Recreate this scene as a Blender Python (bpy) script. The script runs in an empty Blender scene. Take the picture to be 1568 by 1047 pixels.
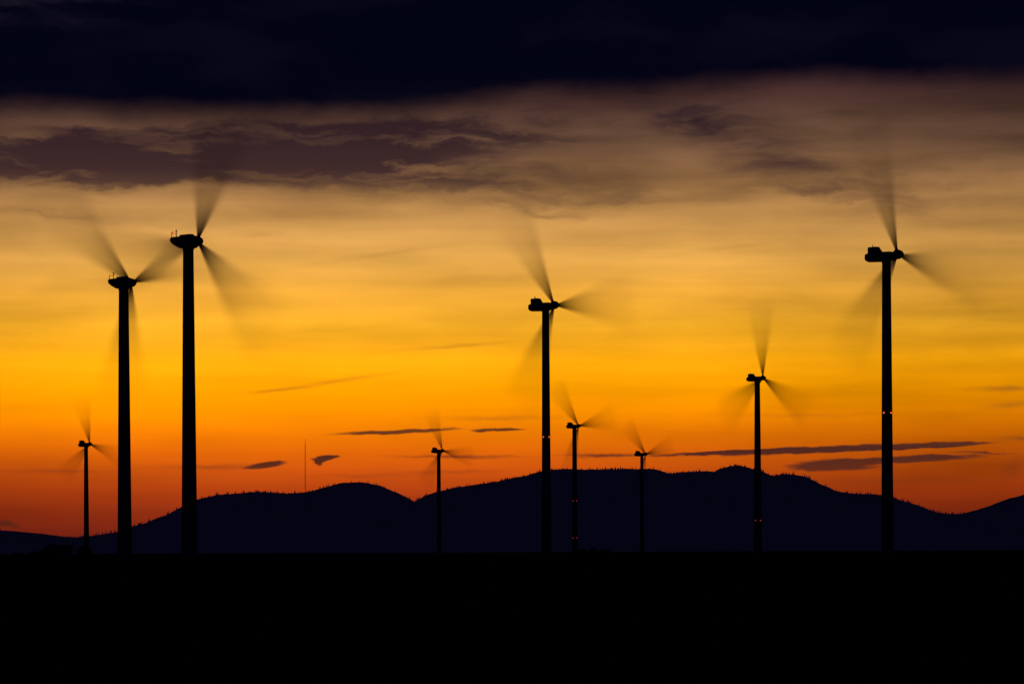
import bpy, bmesh, math, random
from mathutils import Vector, Matrix, noise as mn
random.seed(7)
scene = bpy.context.scene
scene.view_settings.view_transform = 'Standard'
try: scene.view_settings.look = 'None'
except Exception: pass
scene.view_settings.exposure = 0

# ---------------------------------------------------------------- helpers
def s2l(c):
    r = []
    for v in c:
        v = v/255.0
        r.append(v/12.92 if v <= 0.04045 else ((v+0.055)/1.055)**2.4)
    return (r[0], r[1], r[2], 1.0)

def link(o, parent=None):
    scene.collection.objects.link(o)
    if parent: o.parent = parent
    return o

def mesh_obj(name, verts, faces, mat, parent=None, smooth=False):
    me = bpy.data.meshes.new(name)
    me.from_pydata(verts, [], faces)
    me.update()
    if smooth:
        for p in me.polygons: p.use_smooth = True
    if mat: me.materials.append(mat)
    return link(bpy.data.objects.new(name, me), parent)

def diffuse_mat(name, c1, c2, scale, rough=0.9, bump=0.0, haze=None):
    m = bpy.data.materials.new(name); m.use_nodes = True
    nt = m.node_tree; b = nt.nodes['Principled BSDF']
    b.inputs['Roughness'].default_value = rough
    b.inputs['Specular IOR Level'].default_value = 0.0
    tc = nt.nodes.new('ShaderNodeTexCoord')
    n = nt.nodes.new('ShaderNodeTexNoise'); n.inputs['Scale'].default_value = scale
    n.inputs['Detail'].default_value = 4
    nt.links.new(tc.outputs['Object'], n.inputs['Vector'])
    r = nt.nodes.new('ShaderNodeValToRGB')
    r.color_ramp.elements[0].position = .35; r.color_ramp.elements[1].position = .65
    r.color_ramp.elements[0].color = (*c1, 1); r.color_ramp.elements[1].color = (*c2, 1)
    nt.links.new(n.outputs['Fac'], r.inputs['Fac'])
    nt.links.new(r.outputs['Color'], b.inputs['Base Color'])
    if bump:
        bp = nt.nodes.new('ShaderNodeBump'); bp.inputs['Strength'].default_value = bump
        nt.links.new(n.outputs['Fac'], bp.inputs['Height'])
        nt.links.new(bp.outputs['Normal'], b.inputs['Normal'])
    if haze:   # blue haze of distant dusk air, imitated by faint emission on the surface
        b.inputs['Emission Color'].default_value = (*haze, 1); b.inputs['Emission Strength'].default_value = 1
    return m

# ---------------------------------------------------------------- world
K = 58.8      # sky units per radian
ROLL = 0.0042
def survey(px, py):
    """bearing / elevation in sky units"""
    v = (844-(px-784)*ROLL-py)/100
    u = px/100+(844-py)/100*ROLL
    return u, v

w = bpy.data.worlds.new("World"); scene.world = w; w.use_nodes = True
try: w.cycles.sampling_method = 'NONE'
except Exception as e: print(e)
nt = w.node_tree; N = nt.nodes; L = nt.links
for n in list(N): N.remove(n)
out = N.new('ShaderNodeOutputWorld')
def val(sock, x):
    if isinstance(x, bpy.types.NodeSocket): L.new(x, sock)
    else: sock.default_value = x
def M(op, a, b=0.0, c=0.0, clamp=False):
    n = N.new('ShaderNodeMath'); n.operation = op; n.use_clamp = clamp
    val(n.inputs[0], a); val(n.inputs[1], b)
    if op == 'MULTIPLY_ADD': val(n.inputs[2], c)
    return n.outputs[0]
def SS(x, a, b, lo=0.0, hi=1.0):
    n = N.new('ShaderNodeMapRange'); n.interpolation_type = 'SMOOTHSTEP'
    val(n.inputs[0], x); val(n.inputs[1], a); val(n.inputs[2], b); val(n.inputs[3], lo); val(n.inputs[4], hi)
    return n.outputs[0]
def XYZ(x, y, z=0.0):
    n = N.new('ShaderNodeCombineXYZ'); val(n.inputs[0], x); val(n.inputs[1], y); val(n.inputs[2], z); return n.outputs[0]
def VM(vec, mul, add):
    n = N.new('ShaderNodeVectorMath'); n.operation = 'MULTIPLY_ADD'; L.new(vec, n.inputs[0])
    n.inputs[1].default_value = mul; n.inputs[2].default_value = add; return n.outputs[0]
def NOISE(vec, sx, sy, detail=3, rough=.55, ox=0.0, oy=0.0):
    n = N.new('ShaderNodeTexNoise'); n.noise_dimensions = '2D'
    n.inputs['Scale'].default_value = 1; n.inputs['Detail'].default_value = detail
    n.inputs['Roughness'].default_value = rough
    L.new(VM(vec, (sx, sy, 1), (ox, oy, 0)), n.inputs['Vector']); return n.outputs['Fac']
def MIX(f, a, b, mode='MIX'):
    n = N.new('ShaderNodeMix'); n.data_type = 'RGBA'; n.blend_type = mode
    val(n.inputs[0], f); val(n.inputs[6], a); val(n.inputs[7], b); return n.outputs[2]
def RAMP(f, stops, interp='LINEAR'):
    n = N.new('ShaderNodeValToRGB'); cr = n.color_ramp; cr.interpolation = interp
    L.new(f, n.inputs[0])
    while len(cr.elements) > 1: cr.elements.remove(cr.elements[-1])
    cr.elements[0].position = stops[0][0]; cr.elements[0].color = s2l(stops[0][1])
    for p, c in stops[1:]:
        e = cr.elements.new(p); e.color = s2l(c)
    return n.outputs[0]

tc = N.new('ShaderNodeTexCoord')
sp = N.new('ShaderNodeSeparateXYZ'); L.new(tc.outputs['Generated'], sp.inputs[0])
az = M('ARCTAN2', sp.outputs[0], sp.outputs[1])
el = M('ARCSINE', sp.outputs[2])
U = M('MULTIPLY_ADD', az, K, 7.84); V = M('MULTIPLY', el, K)
P0 = XYZ(U, V)

# gentle turbulence that bends the clouds (slow shutter: no crisp fraying)
wx = M('MULTIPLY_ADD', NOISE(P0, .5, 1.4, 3, .5), 1.2, -.6)
wy = M('MULTIPLY_ADD', NOISE(P0, .7, 1.6, 5, .58, 11.3, 4.1), .5, -.25)
PW = XYZ(M('ADD', U, wx), M('ADD', V, wy))
fx = M('MULTIPLY_ADD', NOISE(P0, 2.2, 6, 3, .6, 3.3, 9.1), .5, -.25)
fy = M('MULTIPLY', fx, .16)
PF = XYZ(M('ADD', U, fx), M('ADD', V, fy))

ANG = [-22, -8, -4, 0, 2, 4, 8, 25]
rotcache = {}
def rotated(key, vec, a):
    if a == 0: return vec
    if (key, a) not in rotcache:
        t = math.radians(a)
        s = N.new('ShaderNodeSeparateXYZ'); L.new(vec, s.inputs[0])
        x, y = s.outputs[0], s.outputs[1]
        xr = M('MULTIPLY_ADD', x, math.cos(t), M('MULTIPLY', y, math.sin(t)))
        yr = M('MULTIPLY_ADD', y, math.cos(t), M('MULTIPLY', x, -math.sin(t)))
        rotcache[(key, a)] = XYZ(xr, yr)
    return rotcache[(key, a)]
def blobs(key, vec, lst):
    acc = None
    for (px, py, rx, ry, ang, s) in lst:
        u, v = survey(px, py)
        a = min(ANG, key=lambda q: abs(q-ang)); t = math.radians(a)
        ur = u*math.cos(t)+v*math.sin(t); vr = v*math.cos(t)-u*math.sin(t)
        rx /= 100; ry /= 100
        g = N.new('ShaderNodeTexGradient'); g.gradient_type = 'SPHERICAL'
        L.new(VM(rotated(key, vec, a), (1/rx, 1/ry, 0), (-ur/rx, -vr/ry, 0)), g.inputs[0])
        acc = M('MULTIPLY_ADD', g.outputs['Fac'], s, acc if acc else 0.0)
    return acc

def vv(py): return (844-py)/1000
base = RAMP(M('MULTIPLY', V, .1), [
    (0.0, (104, 30, 20)), (vv(810), (124, 37, 19)), (vv(780), (148, 48, 18)), (vv(750), (174, 62, 16)),
    (vv(720), (198, 80, 14)), (vv(690), (218, 99, 8)), (vv(660), (234, 121, 4)), (vv(625), (245, 142, 0)),
    (vv(590), (249, 157, 2)), (vv(550), (248, 165, 14)), (vv(500), (241, 169, 38)), (vv(450), (232, 164, 56)),
    (vv(400), (221, 161, 74)), (vv(350), (205, 150, 80)), (vv(310), (184, 134, 78)), (vv(270), (158, 114, 74)),
    (vv(230), (136, 98, 72)), (vv(190), (117, 84, 66)), (vv(150), (94, 63, 56)), (vv(100), (60, 40, 50))])

# wide soft veils and streaks
st1 = NOISE(P0, .20, 2.6, 4, .5, 2, 5)
st2 = NOISE(PW, .35, 1.3, 3, .5, 7, 1)
mod = M('ADD', M('MULTIPLY_ADD', st1, .48, -.24), M('MULTIPLY_ADD', st2, .38, -.19))
mod = M('MULTIPLY', mod, SS(V, 1.0, 5.5, .65, 1.3))
glow = blobs('p', P0, [(330, 590, 900, 300, 0, .22), (1568, 420, 520, 520, 0, -.26), (1500, 720, 520, 170, 0, -.30),
                  (0, 760, 300, 110, 0, -.30), (0, 420, 220, 260, 0, -.15), (900, 390, 700, 90, 0, .08)])
edge2 = M('ADD', SS(U, .5, 5, 5.62, 5.16), M('MULTIPLY_ADD', SS(U, 9, 14), .3, M('MULTIPLY_ADD', st2, .9, -.45)))
veil = SS(M('SUBTRACT', V, edge2), -.16, .5, 0.0, -.30)
gain = M('ADD', M('ADD', mod, glow), M('ADD', veil, 1.0))
hsv = N.new('ShaderNodeHueSaturation'); L.new(base, hsv.inputs['Color']); L.new(gain, hsv.inputs['Value'])
sky = hsv.outputs['Color']

# cloud colour depending on height
ccol = RAMP(M('MULTIPLY', V, .1), [(0.0, (60, 22, 22)), (vv(740), (110, 48, 22)), (vv(690), (80, 38, 30)), (vv(650), (120, 62, 24)),
    (vv(580), (175, 105, 20)), (vv(480), (168, 112, 40)), (vv(380), (140, 96, 56)), (vv(320), (104, 74, 54)),
    (vv(260), (64, 42, 42)), (vv(190), (48, 31, 37)), (vv(130), (28, 20, 34))])
fr = NOISE(PW, .6, 4.2, 5, .58, 13, 8)
d_big = blobs('w', PW, [
    (40, 262, 520, 42, 1, .7), (150, 240, 560, 62, 2, .65), (480, 225, 500, 66, 4, .75), (700, 205, 460, 55, 6, .45), (560, 262, 500, 46, -3, .45),
    (150, 218, 160, 16, 0, .8), (760, 285, 500, 40, -4, .35), (1020, 308, 400, 22, 6, .3), (1100, 182, 170, 48, -8, .65),
    (1180, 245, 280, 50, -22, .55), (1400, 290, 380, 60, -4, .35), (1520, 210, 260, 60, 0, .3),
    (60, 335, 420, 12, -3, .35), (1500, 335, 300, 24, -3, .25), (820, 322, 330, 9, -3, .28), (350, 245, 900, 105, 0, .35)])
d_big = M('MULTIPLY', d_big, SS(fr, .28, .68, .5, 1.3))
# warm undersides between the rolls of cloud
lit = blobs('w', PW, [(150, 188, 420, 17, 2, 1.3), (240, 234, 230, 11, 4, 1.2), (60, 250, 240, 8, 0, .7), (560, 176, 320, 17, 5, .9), (20, 215, 120, 9, 0, .7)])
lit = M('MULTIPLY', lit, SS(fr, .30, .58, .35, 1.0))
d_big = M('SUBTRACT', d_big, M('MULTIPLY', lit, .8))
# fine wisps
d_fine = blobs('f', PF, [
    (605, 661, 120, 4.5, 2, 1.7), (762, 658, 48, 3.6, 0, 1.8), (412, 711, 44, 6, 8, 1.7),
    (499, 701, 24, 5.5, 4, 2.0), (496, 707, 14, 6, 25, 1.5), (1270, 688, 280, 7, 2, 1.9), (1410, 683, 120, 5, 2, 1.7),
    (1150, 691, 180, 4, 2, 1.3), (1400, 703, 125, 7, 2, 1.8), (1275, 714, 90, 9, 0, 2.0), (1310, 706, 120, 5, 0, 1.0),
    (1500, 694, 60, 3, -4, .9), (930, 697, 110, 5, 0, .8), (700, 699, 160, 5, 0, .65), (520, 583, 150, 7, 8, .45), (420, 598, 100, 5, 4, .35),
    (700, 530, 150, 6, 4, .45), (590, 390, 220, 9, 8, .28), (1130, 379, 90, 7, 4, .3), (1535, 597, 90, 8, 0, .65),
    (1540, 622, 80, 10, 4, .5), (1250, 636, 240, 7, 0, .3), (760, 640, 160, 8, 0, .4), (400, 362, 60, 8, 2, .3),
    (1560, 672, 60, 7, 0, .5), (1550, 716, 40, 26, 25, .4), (90, 722, 160, 6, 0, .4),
    (8, 803, 32, 10, -8, 1.0), (950, 735, 300, 12, 0, .35), (330, 715, 140, 8, 0, .45), (1350, 738, 260, 14, 0, .35),
    (690, 722, 130, 6, 0, .4), (560, 728, 150, 6, 0, .35)])
d = M('ADD', SS(d_big, -.02, 1.15), SS(d_fine, 0.02, .95), 0, True)
sky = MIX(d, sky, ccol)

# the thick dark cloud deck
edge = M('ADD', SS(U, 5.5, 11, 6.72, 7.14), M('MULTIPLY_ADD', NOISE(P0, .45, .8, 5, .55, 21, 3), .44, -.22))
dd = M('SUBTRACT', V, edge)
sky = MIX(SS(dd, -.7, .05, 0, .5), sky, s2l((54, 32, 34)))
dn = NOISE(PW, .35, 1.1, 3, .5, 9, 9)
dcol = MIX(SS(dn, .42, .8), s2l((2, 3, 19)), s2l((9, 8, 23)))
tl = M('MULTIPLY', blobs('w', PW, [(40, 15, 260, 55, 0, 1.0)]), SS(fr, .35, .7), 0, True)
dcol = MIX(tl, dcol, s2l((26, 22, 36)))
sky = MIX(SS(dd, -.27, .24), sky, dcol)

# dusk sky away from the afterglow
nis = N.new('ShaderNodeTexSky'); nis.sky_type = 'NISHITA'; nis.sun_disc = False
nis.sun_elevation = math.radians(0.5); nis.sun_rotation = 0.0
dim = N.new('ShaderNodeMix'); dim.data_type = 'RGBA'; dim.blend_type = 'MULTIPLY'
dim.inputs[0].default_value = 1; L.new(nis.outputs[0], dim.inputs[6]); dim.inputs[7].default_value = (.010, .014, .06, 1)
front = M('MULTIPLY', SS(M('ABSOLUTE', az), .35, 1.1, 1.0, 0.0), SS(el, .35, .8, 1.0, 0.0))
sky = MIX(front, dim.outputs[2], sky)
bg = N.new('ShaderNodeBackground'); L.new(sky, bg.inputs[0]); bg.inputs[1].default_value = 1.0
L.new(bg.outputs[0], out.inputs[0])

# weak setting sun, almost behind the hills
sl = bpy.data.lights.new("setting_sun", 'SUN'); sl.energy = 0.02; sl.angle = math.radians(.5); sl.color = (1, .5, .2)
so = link(bpy.data.objects.new("setting_sun", sl))
so.rotation_euler = Vector((0, -math.cos(math.radians(.5)), -math.sin(math.radians(.5)))).to_track_quat('-Z', 'Y').to_euler()

# ---------------------------------------------------------------- materials
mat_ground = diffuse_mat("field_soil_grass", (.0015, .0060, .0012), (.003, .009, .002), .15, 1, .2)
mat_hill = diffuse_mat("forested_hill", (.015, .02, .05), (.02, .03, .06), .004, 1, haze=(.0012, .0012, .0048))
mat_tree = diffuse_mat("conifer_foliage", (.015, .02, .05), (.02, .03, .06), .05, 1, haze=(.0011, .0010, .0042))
mat_tower = diffuse_mat("tower_paint", (.05, .05, .07), (.06, .06, .08), .05, .8)
mat_nac = diffuse_mat("nacelle_paint", (.05, .05, .06), (.06, .06, .07), .3, .8)
mat_steel = diffuse_mat("dark_steel", (.05, .05, .05), (.07, .07, .07), .5, .8)
mat_leaf = diffuse_mat("hedge_foliage", (.01, .015, .01), (.02, .025, .012), .5, 1)
def emat(name, col, s):
    m = bpy.data.materials.new(name); m.use_nodes = True; b = m.node_tree.nodes['Principled BSDF']
    b.inputs['Base Color'].default_value = (.2, .02, .01, 1)
    b.inputs['Emission Color'].default_value = (*col, 1); b.inputs['Emission Strength'].default_value = s
    return m
mat_red = emat("beacon_red", (1, .05, .03), .5)
mat_warm = emat("beacon_bright", (1, .13, .06), 1.1)

# swept rotor blade: coverage falls with radius as the blade smears over its arc
def blur_mat():
    m = bpy.data.materials.new("moving_blade"); m.use_nodes = True
    t = m.node_tree; n_ = t.nodes
    for n in list(n_): n_.remove(n)
    o = n_.new('ShaderNodeOutputMaterial'); mx = n_.new('ShaderNodeMixShader')
    tr = n_.new('ShaderNodeBsdfTransparent'); df = n_.new('ShaderNodeBsdfDiffuse'); df.inputs[0].default_value = (.06, .06, .07, 1)
    uv = n_.new('ShaderNodeUVMap'); uv.uv_map = "sweep"
    s = n_.new('ShaderNodeSeparateXYZ'); t.links.new(uv.outputs[0], s.inputs[0])
    def m_(op, a, b=0., clamp=False, c=0.):
        q = n_.new('ShaderNodeMath'); q.operation = op; q.use_clamp = clamp
        for i, x in enumerate((a, b, c)):
            if isinstance(x, bpy.types.NodeSocket): t.links.new(x, q.inputs[i])
            else: q.inputs[i].default_value = x
        return q.outputs[0]
    def ss(x, a, b, lo, hi):
        q = n_.new('ShaderNodeMapRange'); q.interpolation_type = 'SMOOTHSTEP'
        t.links.new(x, q.inputs[0])
        for i, y in enumerate((a, b, lo, hi)): q.inputs[i+1].default_value = y
        return q.outputs[0]
    u, v = s.outputs[0], s.outputs[1]
    chord = m_('MULTIPLY_ADD', u, -.080, False, .10)
    cov = m_('DIVIDE', chord, m_('MAXIMUM', u, .02))
    prof = m_('MULTIPLY', ss(v, 0., .28, 0., 1.), ss(v, .68, 1., 1., 0.))
    pk = m_('ADD', .85, m_('MULTIPLY', ss(v, .05, .3, 0., 1.), ss(v, .25, .6, .25, .0)))
    tip = ss(u, .75, 1., 1., 0.)
    a = m_('MULTIPLY', m_('MULTIPLY', cov, prof), m_('MULTIPLY', pk, tip))
    a = m_('SUBTRACT', 1.0, m_('EXPONENT', m_('MULTIPLY', a, -2.3)), True)
    t.links.new(a, mx.inputs[0]); t.links.new(tr.outputs[0], mx.inputs[1]); t.links.new(df.outputs[0], mx.inputs[2])
    t.links.new(mx.outputs[0], o.inputs[0])
    return m
mat_blur = blur_mat()

# ---------------------------------------------------------------- parts
def loft(name, secs, mat, parent, exp=3.2, seg=20):
    """secs: (x, top, bottom, halfwidth) rounded-rectangle sections along x"""
    vs, fs = [], []
    for (x, tp, bt, hw) in secs:
        zc, hh = (tp+bt)/2, (tp-bt)/2
        for i in range(seg):
            a = 2*math.pi*i/seg; c, s = math.cos(a), math.sin(a)
            vs.append((x, hw*math.copysign(abs(c)**(2/exp), c), zc+hh*math.copysign(abs(s)**(2/exp), s)))
    for k in range(len(secs)-1):
        for i in range(seg):
            j = (i+1) % seg
            fs.append((k*seg+i, k*seg+j, (k+1)*seg+j, (k+1)*seg+i))
    fs.append(tuple(range(seg))); fs.append(tuple((len(secs)-1)*seg+i for i in reversed(range(seg))))
    return mesh_obj(name, vs, fs, mat, parent, True)

def revolve_z(name, prof, mat, parent, seg=32):
    vs, fs = [], []
    for (z, r) in prof:
        for i in range(seg):
            a = 2*math.pi*i/seg; vs.append((r*math.cos(a), r*math.sin(a), z))
    for k in range(len(prof)-1):
        for i in range(seg):
            j = (i+1) % seg
            fs.append((k*seg+i, k*seg+j, (k+1)*seg+j, (k+1)*seg+i))
    fs.append(tuple((len(prof)-1)*seg+i for i in range(seg)))
    return mesh_obj(name, vs, fs, mat, parent, True)

def rods(name, segs, mat, parent):
    vs, fs = [], []
    for (a, b, r) in segs:
        a, b = Vector(a), Vector(b); d = (b-a).normalized()
        p = d.orthogonal().normalized(); q = d.cross(p); o = len(vs)
        for e in (a, b):
            for k in range(6):
                t = math.pi*k/3; vs.append(tuple(e+p*r*math.cos(t)+q*r*math.sin(t)))
        for k in range(6):
            j = (k+1) % 6; fs.append((o+k, o+j, o+6+j, o+6+k))
        fs.append(tuple(o+k for k in reversed(range(6)))); fs.append(tuple(o+6+k for k in range(6)))
    return mesh_obj(name, vs, fs, mat, parent)

def ball(name, loc, r, mat, parent):
    bm = bmesh.new(); bmesh.ops.create_uvsphere(bm, u_segments=10, v_segments=8, radius=r)
    me = bpy.data.meshes.new(name); bm.to_mesh(me); bm.free(); me.materials.append(mat)
    o = link(bpy.data.objects.new(name, me), parent); o.location = loc; return o

YAW = math.radians(-46)
def turbine(X, Y, hub, rt, rb, kind, start, sweep=38, R=43, ns=1.0, beacons=(), bmat=None, bsize=.28):
    root = bpy.data.objects.new("wind_turbine", None); root.empty_display_size = 10
    link(root); root.location = (X, Y, 0)
    top = hub-2.0*ns
    prof = [(-1, rb*1.0), (0.0, rb*1.0)]
    nsec = 4
    for k in range(1, nsec+1):
        t = k/nsec; z = top*t; r = rb+(rt-rb)*t
        if k < nsec: prof += [(z-.25, r), (z-.24, r+.05), (z+.05, r+.05), (z+.06, r)]
        else: prof += [(z-.6, r), (z-.55, r*1.06), (z+.5, r*1.06)]
    revolve_z("tower", prof, mat_tower, root)
    revolve_z("foundation", [(-.2, rb+1.6), (.25, rb+1.5), (.3, rb+.2)], mat_steel, root)
    rods("door_and_steps", [((rb*.2, -rb-.05, .4), (rb*.2, -rb-.05, 2.6), .5), ((rb*.2, -rb-1.6, .1), (rb*.2, -rb-.2, 1.0), .3)], mat_steel, root)
    head = bpy.data.objects.new("nacelle_head", None); link(head, root)
    head.location = (0, 0, hub); head.rotation_euler = (0, 0, YAW); head.scale = (ns,)*3
    if kind == 1:   # boat-shaped nacelle, instruments on the tail
        loft("nacelle", [(-7.8, 1.75, .75, 1.0), (-7.3, 1.95, .2, 1.4), (-5.8, 2.0, -.7, 1.7), (-3.4, 2.05, -1.7, 1.85),
                         (-1.2, 2.1, -2.1, 1.9), (1.8, 2.1, -2.15, 1.9), (2.9, 1.95, -1.95, 1.8), (3.4, 1.6, -1.6, 1.5)], mat_nac, head)
        loft("roof_hatch", [(-3.2, 2.3, 1.9, .9), (-3, 2.5, 1.9, 1.0), (1.4, 2.5, 1.9, 1.0), (1.8, 2.3, 1.9, .9)], mat_nac, head)
        rods("wind_sensors", [((-7, .9, 1.8), (-7, .9, 3.9), .11), ((-7, -.9, 1.8), (-7, -.9, 3.4), .11), ((-7, -.9, 3.2), (-7, .9, 3.2), .08),
                              ((-5.8, 0, 1.8), (-5.8, 0, 4.1), .10), ((-7.4, .9, 3.9), (-6.6, .9, 3.9), .10), ((-6.2, 0, 4.1), (-5.4, 0, 4.1), .09),
                              ((-7, .9, 2.9), (-5.8, 0, 2.9), .08)], mat_steel, head)
        zr, hx, rn = 0, 4.5, 1.55
    else:           # nacelle with raised cooler box on the tail
        loft("nacelle", [(-8.3, .3, -.9, 1.1), (-8.1, .9, -1.5, 1.5), (-7.2, 1.15, -1.9, 1.75), (-2, 1.25, -2.1, 1.8),
                         (1.6, 1.2, -2.0, 1.75), (3.0, .95, -1.5, 1.5), (3.6, .8, -1.2, 1.3)], mat_nac, head)
        loft("cooler_box", [(-7.0, 2.4, 1.0, 1.25), (-6.85, 3.0, 1.0, 1.4), (-4.0, 3.05, 1.0, 1.4), (-3.4, 2.3, 1.0, 1.3), (-2.6, 1.5, 1.0, 1.1)], mat_nac, head, 6)
        rods("wind_sensors", [((-6.5, .8, 2.9), (-6.5, .8, 3.8), .09), ((-5.2, -.8, 2.9), (-5.2, -.8, 3.7), .09), ((-5.8, 0, 2.9), (-5.8, 0, 3.6), .08)], mat_steel, head)
        zr, hx, rn = -.1, 4.8, 1.6
    pr = [(-1.1, rn*.75), (-.9, rn*.95), (0, rn), (.8, rn*.93), (1.6, rn*.70), (2.2, rn*.38), (2.45, rn*.1)]
    loft("spinner", [(hx+a, r, -r, r) for a, r in pr], mat_nac, head, 2.0)
    rotor = bpy.data.objects.new("rotor", None); link(rotor, head); rotor.location = (hx, 0, zr)
    Rn = R/ns
    for b in range(3):
        a0 = math.radians(start+120*b); sw = math.radians(sweep)
        am = a0+sw*.45
        rods("blade_root_%d" % (b+1), [((0, math.cos(am)*.8, math.sin(am)*.8), (0, math.cos(am)*2.2, math.sin(am)*2.2), .55)], mat_nac, rotor)
        nr, na = 36, 28
        vs, fs, uvs = [], [], []
        for i in range(nr+1):
            u = i/nr; r = 1.0+(Rn-1.0)*u
            for j in range(na+1):
                v = j/na; a = a0+sw*v
                vs.append((.25*math.sin(v*3)*(1-u)+.0006*r*r, r*math.cos(a), r*math.sin(a))); uvs.append((r/Rn, v))
        for i in range(nr):
            for j in range(na):
                q = i*(na+1)+j; fs.append((q, q+1, q+na+2, q+na+1))
        o = mesh_obj("blade_%d" % (b+1), vs, fs, mat_blur, rotor)
        ul = o.data.uv_layers.new(name="sweep")
        for lp in o.data.loops: ul.data[lp.index].uv = uvs[lp.vertex_index]
    for z in beacons:
        t = z/hub; r = rb+(rt-rb)*t
        for k, ad in enumerate((-130, -50, 50, 130)):
            a = math.radians(ad)
            ball("obstruction_light_%d" % (k+1), ((r+.1)*math.cos(a), (r+.1)*math.sin(a), z), bsize, bmat or mat_red, root)
    return root, head

F = 5880.0
def at(px, dist): return (px-784)/F*dist
H0 = 98
def T(px, hubpx, hubpy, kind, start, hub_h=H0, **kw):
    hor = 844-(px-784)*ROLL
    D = (hub_h-1.7)*F/(hor-hubpy)
    return turbine(at(px+(hor-hubpy)*ROLL*.6, D), D, hub_h, kw.pop('rt'), kw.pop('rb'), kind, start, **kw)
rB = T(190, 203, 434, 1, 119, rt=1.75, rb=2.6, sweep=48, R=48)
rC = T(289, 301, 371, 1, 50, rt=1.65, rb=2.5, sweep=52, R=48)
rD = T(836, 849, 468, 2, 103, rt=1.4, rb=1.9, sweep=43, R=51, ns=1.02, beacons=(46.5,), bmat=mat_warm)
rI = T(1358, 1366, 391, 2, 90, rt=1.45, rb=2.05, sweep=42, R=51, ns=1.0, beacons=(46.5,), bmat=mat_warm)
rH = T(1160, 1166, 579, 2, 71, rt=1.5, rb=2.3, sweep=46, R=49, ns=.88, beacons=(18.5,), bsize=.3)
rE = T(880, 884, 652, 2, 109, rt=1.6, rb=2.4, sweep=44, R=47, ns=.95, beacons=(40.5, 12.0), bsize=.32)
rA = T(132, 138, 680, 2, 82, rt=1.7, rb=2.5, sweep=44, R=47, ns=1.15)
rF = T(672, 677, 690, 2, 90, rt=1.7, rb=2.4, sweep=44, R=47, ns=1.1)
rG = T(983, 988, 695, 2, 112, rt=1.5, rb=2.2, sweep=44, R=47, ns=1.1)
ball("obstruction_light_tail", (-6.4, -.4, 3.0), .26, mat_warm, rC[1])
ball("obstruction_light_tail_2", (-7.1, -.4, 3.6), .2, mat_red, rC[1])

# ---------------------------------------------------------------- ground
def grid(name, xs, ys, fn, mat, smooth=True):
    vs = [(x, y, fn(x, y)) for y in ys for x in xs]; nx = len(xs)
    fs = [(j*nx+i, j*nx+i+1, (j+1)*nx+i+1, (j+1)*nx+i) for j in range(len(ys)-1) for i in range(nx-1)]
    return mesh_obj(name, vs, fs, mat, None, smooth)
ys = [-2000, -500, -50, 0]+[5*1.25**k for k in range(40)]
ys = [y for y in ys if y < 30000]+[30000]
xs = [-20000, -12000, -6000, -3000, -1500, -700, -300, -100, -30, 0, 30, 100, 300, 700, 1500, 3000, 6000, 12000, 20000]
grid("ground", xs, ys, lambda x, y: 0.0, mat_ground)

# ---------------------------------------------------------------- hills
prof = [(-700, 790), (-400, 770), (-200, 800), (-60, 806), (0, 811), (40, 814), (75, 820), (130, 823), (160, 819), (205, 812), (240, 800), (280, 784), (300, 772), (325, 760),
        (350, 756), (400, 753), (440, 755), (475, 753), (500, 746), (528, 739), (555, 738), (580, 742), (605, 752), (625, 762), (637, 768), (655, 758), (675, 751),
        (700, 746), (750, 739), (800, 729), (835, 720), (860, 718), (900, 719), (950, 718), (1000, 718), (1022, 725), (1045, 722), (1075, 721), (1092, 722),
        (1108, 715), (1128, 712), (1150, 718), (1178, 729), (1200, 725), (1218, 727), (1245, 740), (1268, 752), (1300, 755), (1340, 757), (1372, 768),
        (1400, 780), (1440, 787), (1480, 785), (1520, 776), (1545, 768), (1568, 758), (1640, 735), (1750, 740), (1900, 770), (2100, 760), (2400, 790)]
DR = 12000.0
def ridge(x):
    px = x/DR*F+784
    if px <= prof[0][0]: return 80
    for (a, ya), (b, yb) in zip(prof, prof[1:]):
        if a <= px <= b:
            t = (px-a)/(b-a); t = t*t*(3-2*t)*.5+t*.5
            py = ya+(yb-ya)*t
            return max(5, (844-(px-784)*ROLL-py)/F*DR)
    return 80
def hill(x, y):
    h = ridge(x)
    t = (y-DR)/2600 if y < DR else (y-DR)/3200
    s = max(0.0, math.cos(min(1, abs(t))*math.pi/2))**1.6
    n = mn.fractal(Vector((x*.0022, y*.0022, 3)), 1, 2, 5)
    fine = mn.noise(Vector((x*.012, y*.012, 1)))+.6*mn.noise(Vector((x*.03, y*.03, 5)))
    return h*s*(1+.10*n*(1-s)) + fine*2.6*s - 8*(1-s)
hx = [-6000+12*k for k in range(1001)]
hy = [9400+100*k for k in range(25)]+[11900, 11950, 12000, 12050, 12100]+[12300+300*k for k in range(10)]
hy = sorted(set(hy))
grid("forested_hills", hx, hy, hill, mat_hill)

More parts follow.
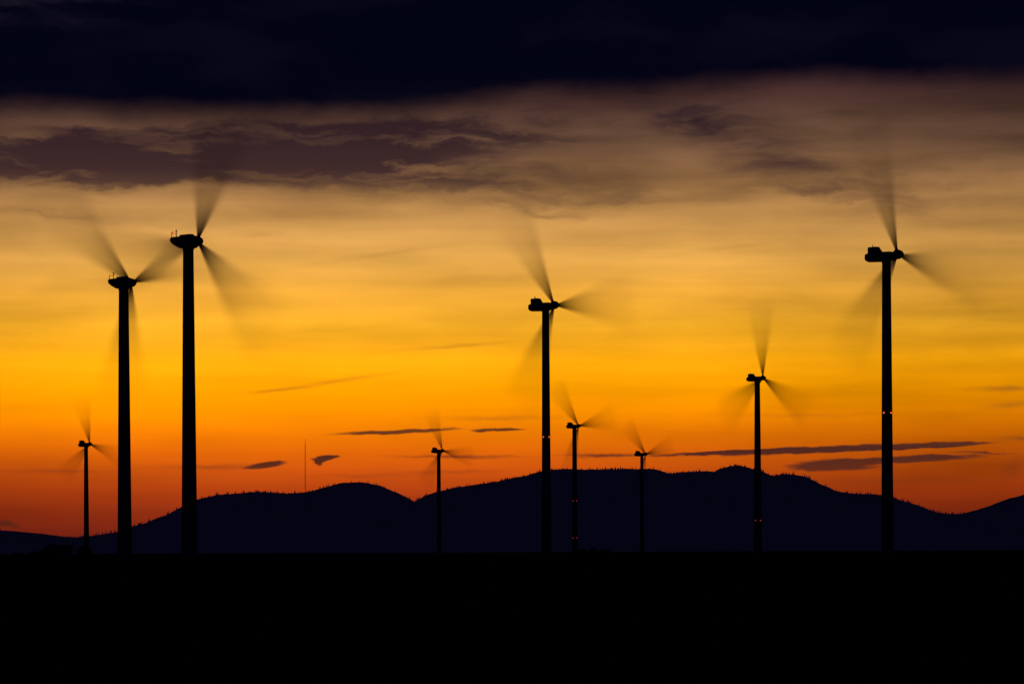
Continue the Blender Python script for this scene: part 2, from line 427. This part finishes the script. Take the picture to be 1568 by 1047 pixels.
# conifers along the crest and upper slope: one mass
vs, fs = [], []
def conifer(x, y, z, h, r):
    for (z0, z1, rr) in ((-.5, .62*h, r), (.35*h, h, r*.62)):
        o = len(vs); ph = random.random()*6
        for k in range(5):
            a = ph+k*2*math.pi/5; q = rr*random.uniform(.75, 1.2)
            vs.append((x+q*math.cos(a), y+q*math.sin(a), z+z0))
        vs.append((x+random.uniform(-.2, .2), y, z+z1))
        for k in range(5): fs.append((o+k, o+(k+1) % 5, o+5))
x = -3300.0
while x < 3300:
    clump = .5+.6*mn.noise(Vector((x*.008, 0, 7)))+.5*mn.noise(Vector((x*.04, 4, 7)))
    hgt = random.uniform(2.5, 5)+5*max(0, clump)**2
    px_ = x/DR*F+784
    if 500 < px_ < 620: hgt *= .5
    if random.random() < .05: hgt *= 1.5
    y = DR+random.uniform(-70, 40)
    if px_ < 215: hgt *= .55
    conifer(x, y, hill(x, y)-1, hgt, hgt*.3+1.4)
    x += random.uniform(1.5, 5.5)
for _ in range(2500):
    x = random.uniform(-3300, 3300); y = random.uniform(10400, 11900)
    h = random.uniform(7, 12); conifer(x, y, hill(x, y)-1, h, h*.25)
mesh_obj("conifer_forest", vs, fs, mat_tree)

# ---------------------------------------------------------------- radio mast on the hill
mx = at(468, 11950); my = 11950; mz = hill(mx, my)-2
toph = (844-(468-784)*ROLL-671)/F*my-mz
mast = bpy.data.objects.new("radio_mast", None); link(mast); mast.location = (mx, my, mz)
segs = []
hw = 1.1
for (a, b) in ((hw, hw), (hw, -hw), (-hw, -hw), (-hw, hw)): segs.append(((a, b, 0), (a*.6, b*.6, toph*.9), .38))
nb = 26
for k in range(nb):
    z0, z1 = toph*.9*k/nb, toph*.9*(k+1)/nb; s = 1 if k % 2 else -1
    segs += [((-hw*s, -hw, z0), (hw*s, -hw, z1), .14), ((-hw*s, hw, z0), (hw*s, hw, z1), .14)]
segs.append(((0, 0, toph*.88), (0, 0, toph), .5))
rods("lattice", segs, mat_steel, mast)
gw = []
for z in (.45, .85):
    for k in range(3):
        a = k*2.094+.5; gw.append(((0, 0, toph*z), (75*math.cos(a), 75*math.sin(a), 2), .06))
rods("guy_wires", gw, mat_steel, mast)

# ---------------------------------------------------------------- hedges / copses at field edge
def copse(name, px, D, width, height, n):
    cx = at(px, D); vs, fs = [], []
    lumps = []
    for _ in range(max(4, int(width/4))):
        t = random.uniform(-1, 1); hh = height*(1-.6*t*t)*random.uniform(.6, 1)
        lumps.append((cx+t*width/2, D+random.uniform(-6, 6), hh, random.uniform(.25, .5)*height+1))
    for (lx, ly, hh, r) in lumps:
        for _ in range(3):
            a = Vector((lx, ly, 0)); b = Vector((lx+random.uniform(-r, r)*.6, ly+random.uniform(-1, 1), hh*.9)); o = len(vs)
            for k in range(4):
                q = k*math.pi/2; vs.append((a.x+.35*math.cos(q), a.y+.35*math.sin(q), -.3))
            for k in range(4):
                q = k*math.pi/2; vs.append((b.x+.08*math.cos(q), b.y+.08*math.sin(q), b.z))
            for k in range(4): j = (k+1) % 4; fs.append((o+k, o+j, o+4+j, o+4+k))
    for _ in range(n):
        lx, ly, hh, r = random.choice(lumps)
        d = Vector((random.gauss(0, 1), random.gauss(0, 1), random.gauss(0, 1))).normalized()*random.random()**.4
        c = Vector((lx+d.x*r, ly+d.y*r, max(.3, hh*.55+d.z*hh*.45)))
        p = Vector((random.gauss(0, 1), random.gauss(0, 1), random.gauss(0, 1))).normalized()
        q = p.orthogonal().normalized(); e = random.uniform(.25, .7); o = len(vs)
        vs.extend([tuple(c+p*e), tuple(c+q*e), tuple(c-p*e*.8), tuple(c-q*e)]); fs.append((o, o+1, o+2, o+3))
    return mesh_obj(name, vs, fs, mat_leaf)
copse("distant_copse", 98, 2900, 42, 11, 6000)
copse("hedge_bush", 898, 2600, 16, 5, 1500)
copse("hedge_bush", 925, 2700, 8, 3.5, 600)
copse("hedge_bush", 28, 2800, 14, 3.5, 900)

# ---------------------------------------------------------------- camera
cam = bpy.data.cameras.new("camera"); cam.lens = 135; cam.sensor_width = 36
cam.shift_y = (844-523.5)/1568
cam.clip_start = .5; cam.clip_end = 80000
co = link(bpy.data.objects.new("camera", cam)); co.location = (0, 0, 1.7)
co.rotation_euler = (Matrix.Rotation(math.radians(90), 3, 'X') @ Matrix.Rotation(-math.radians(.24), 3, 'Z')).to_euler()
scene.camera = co
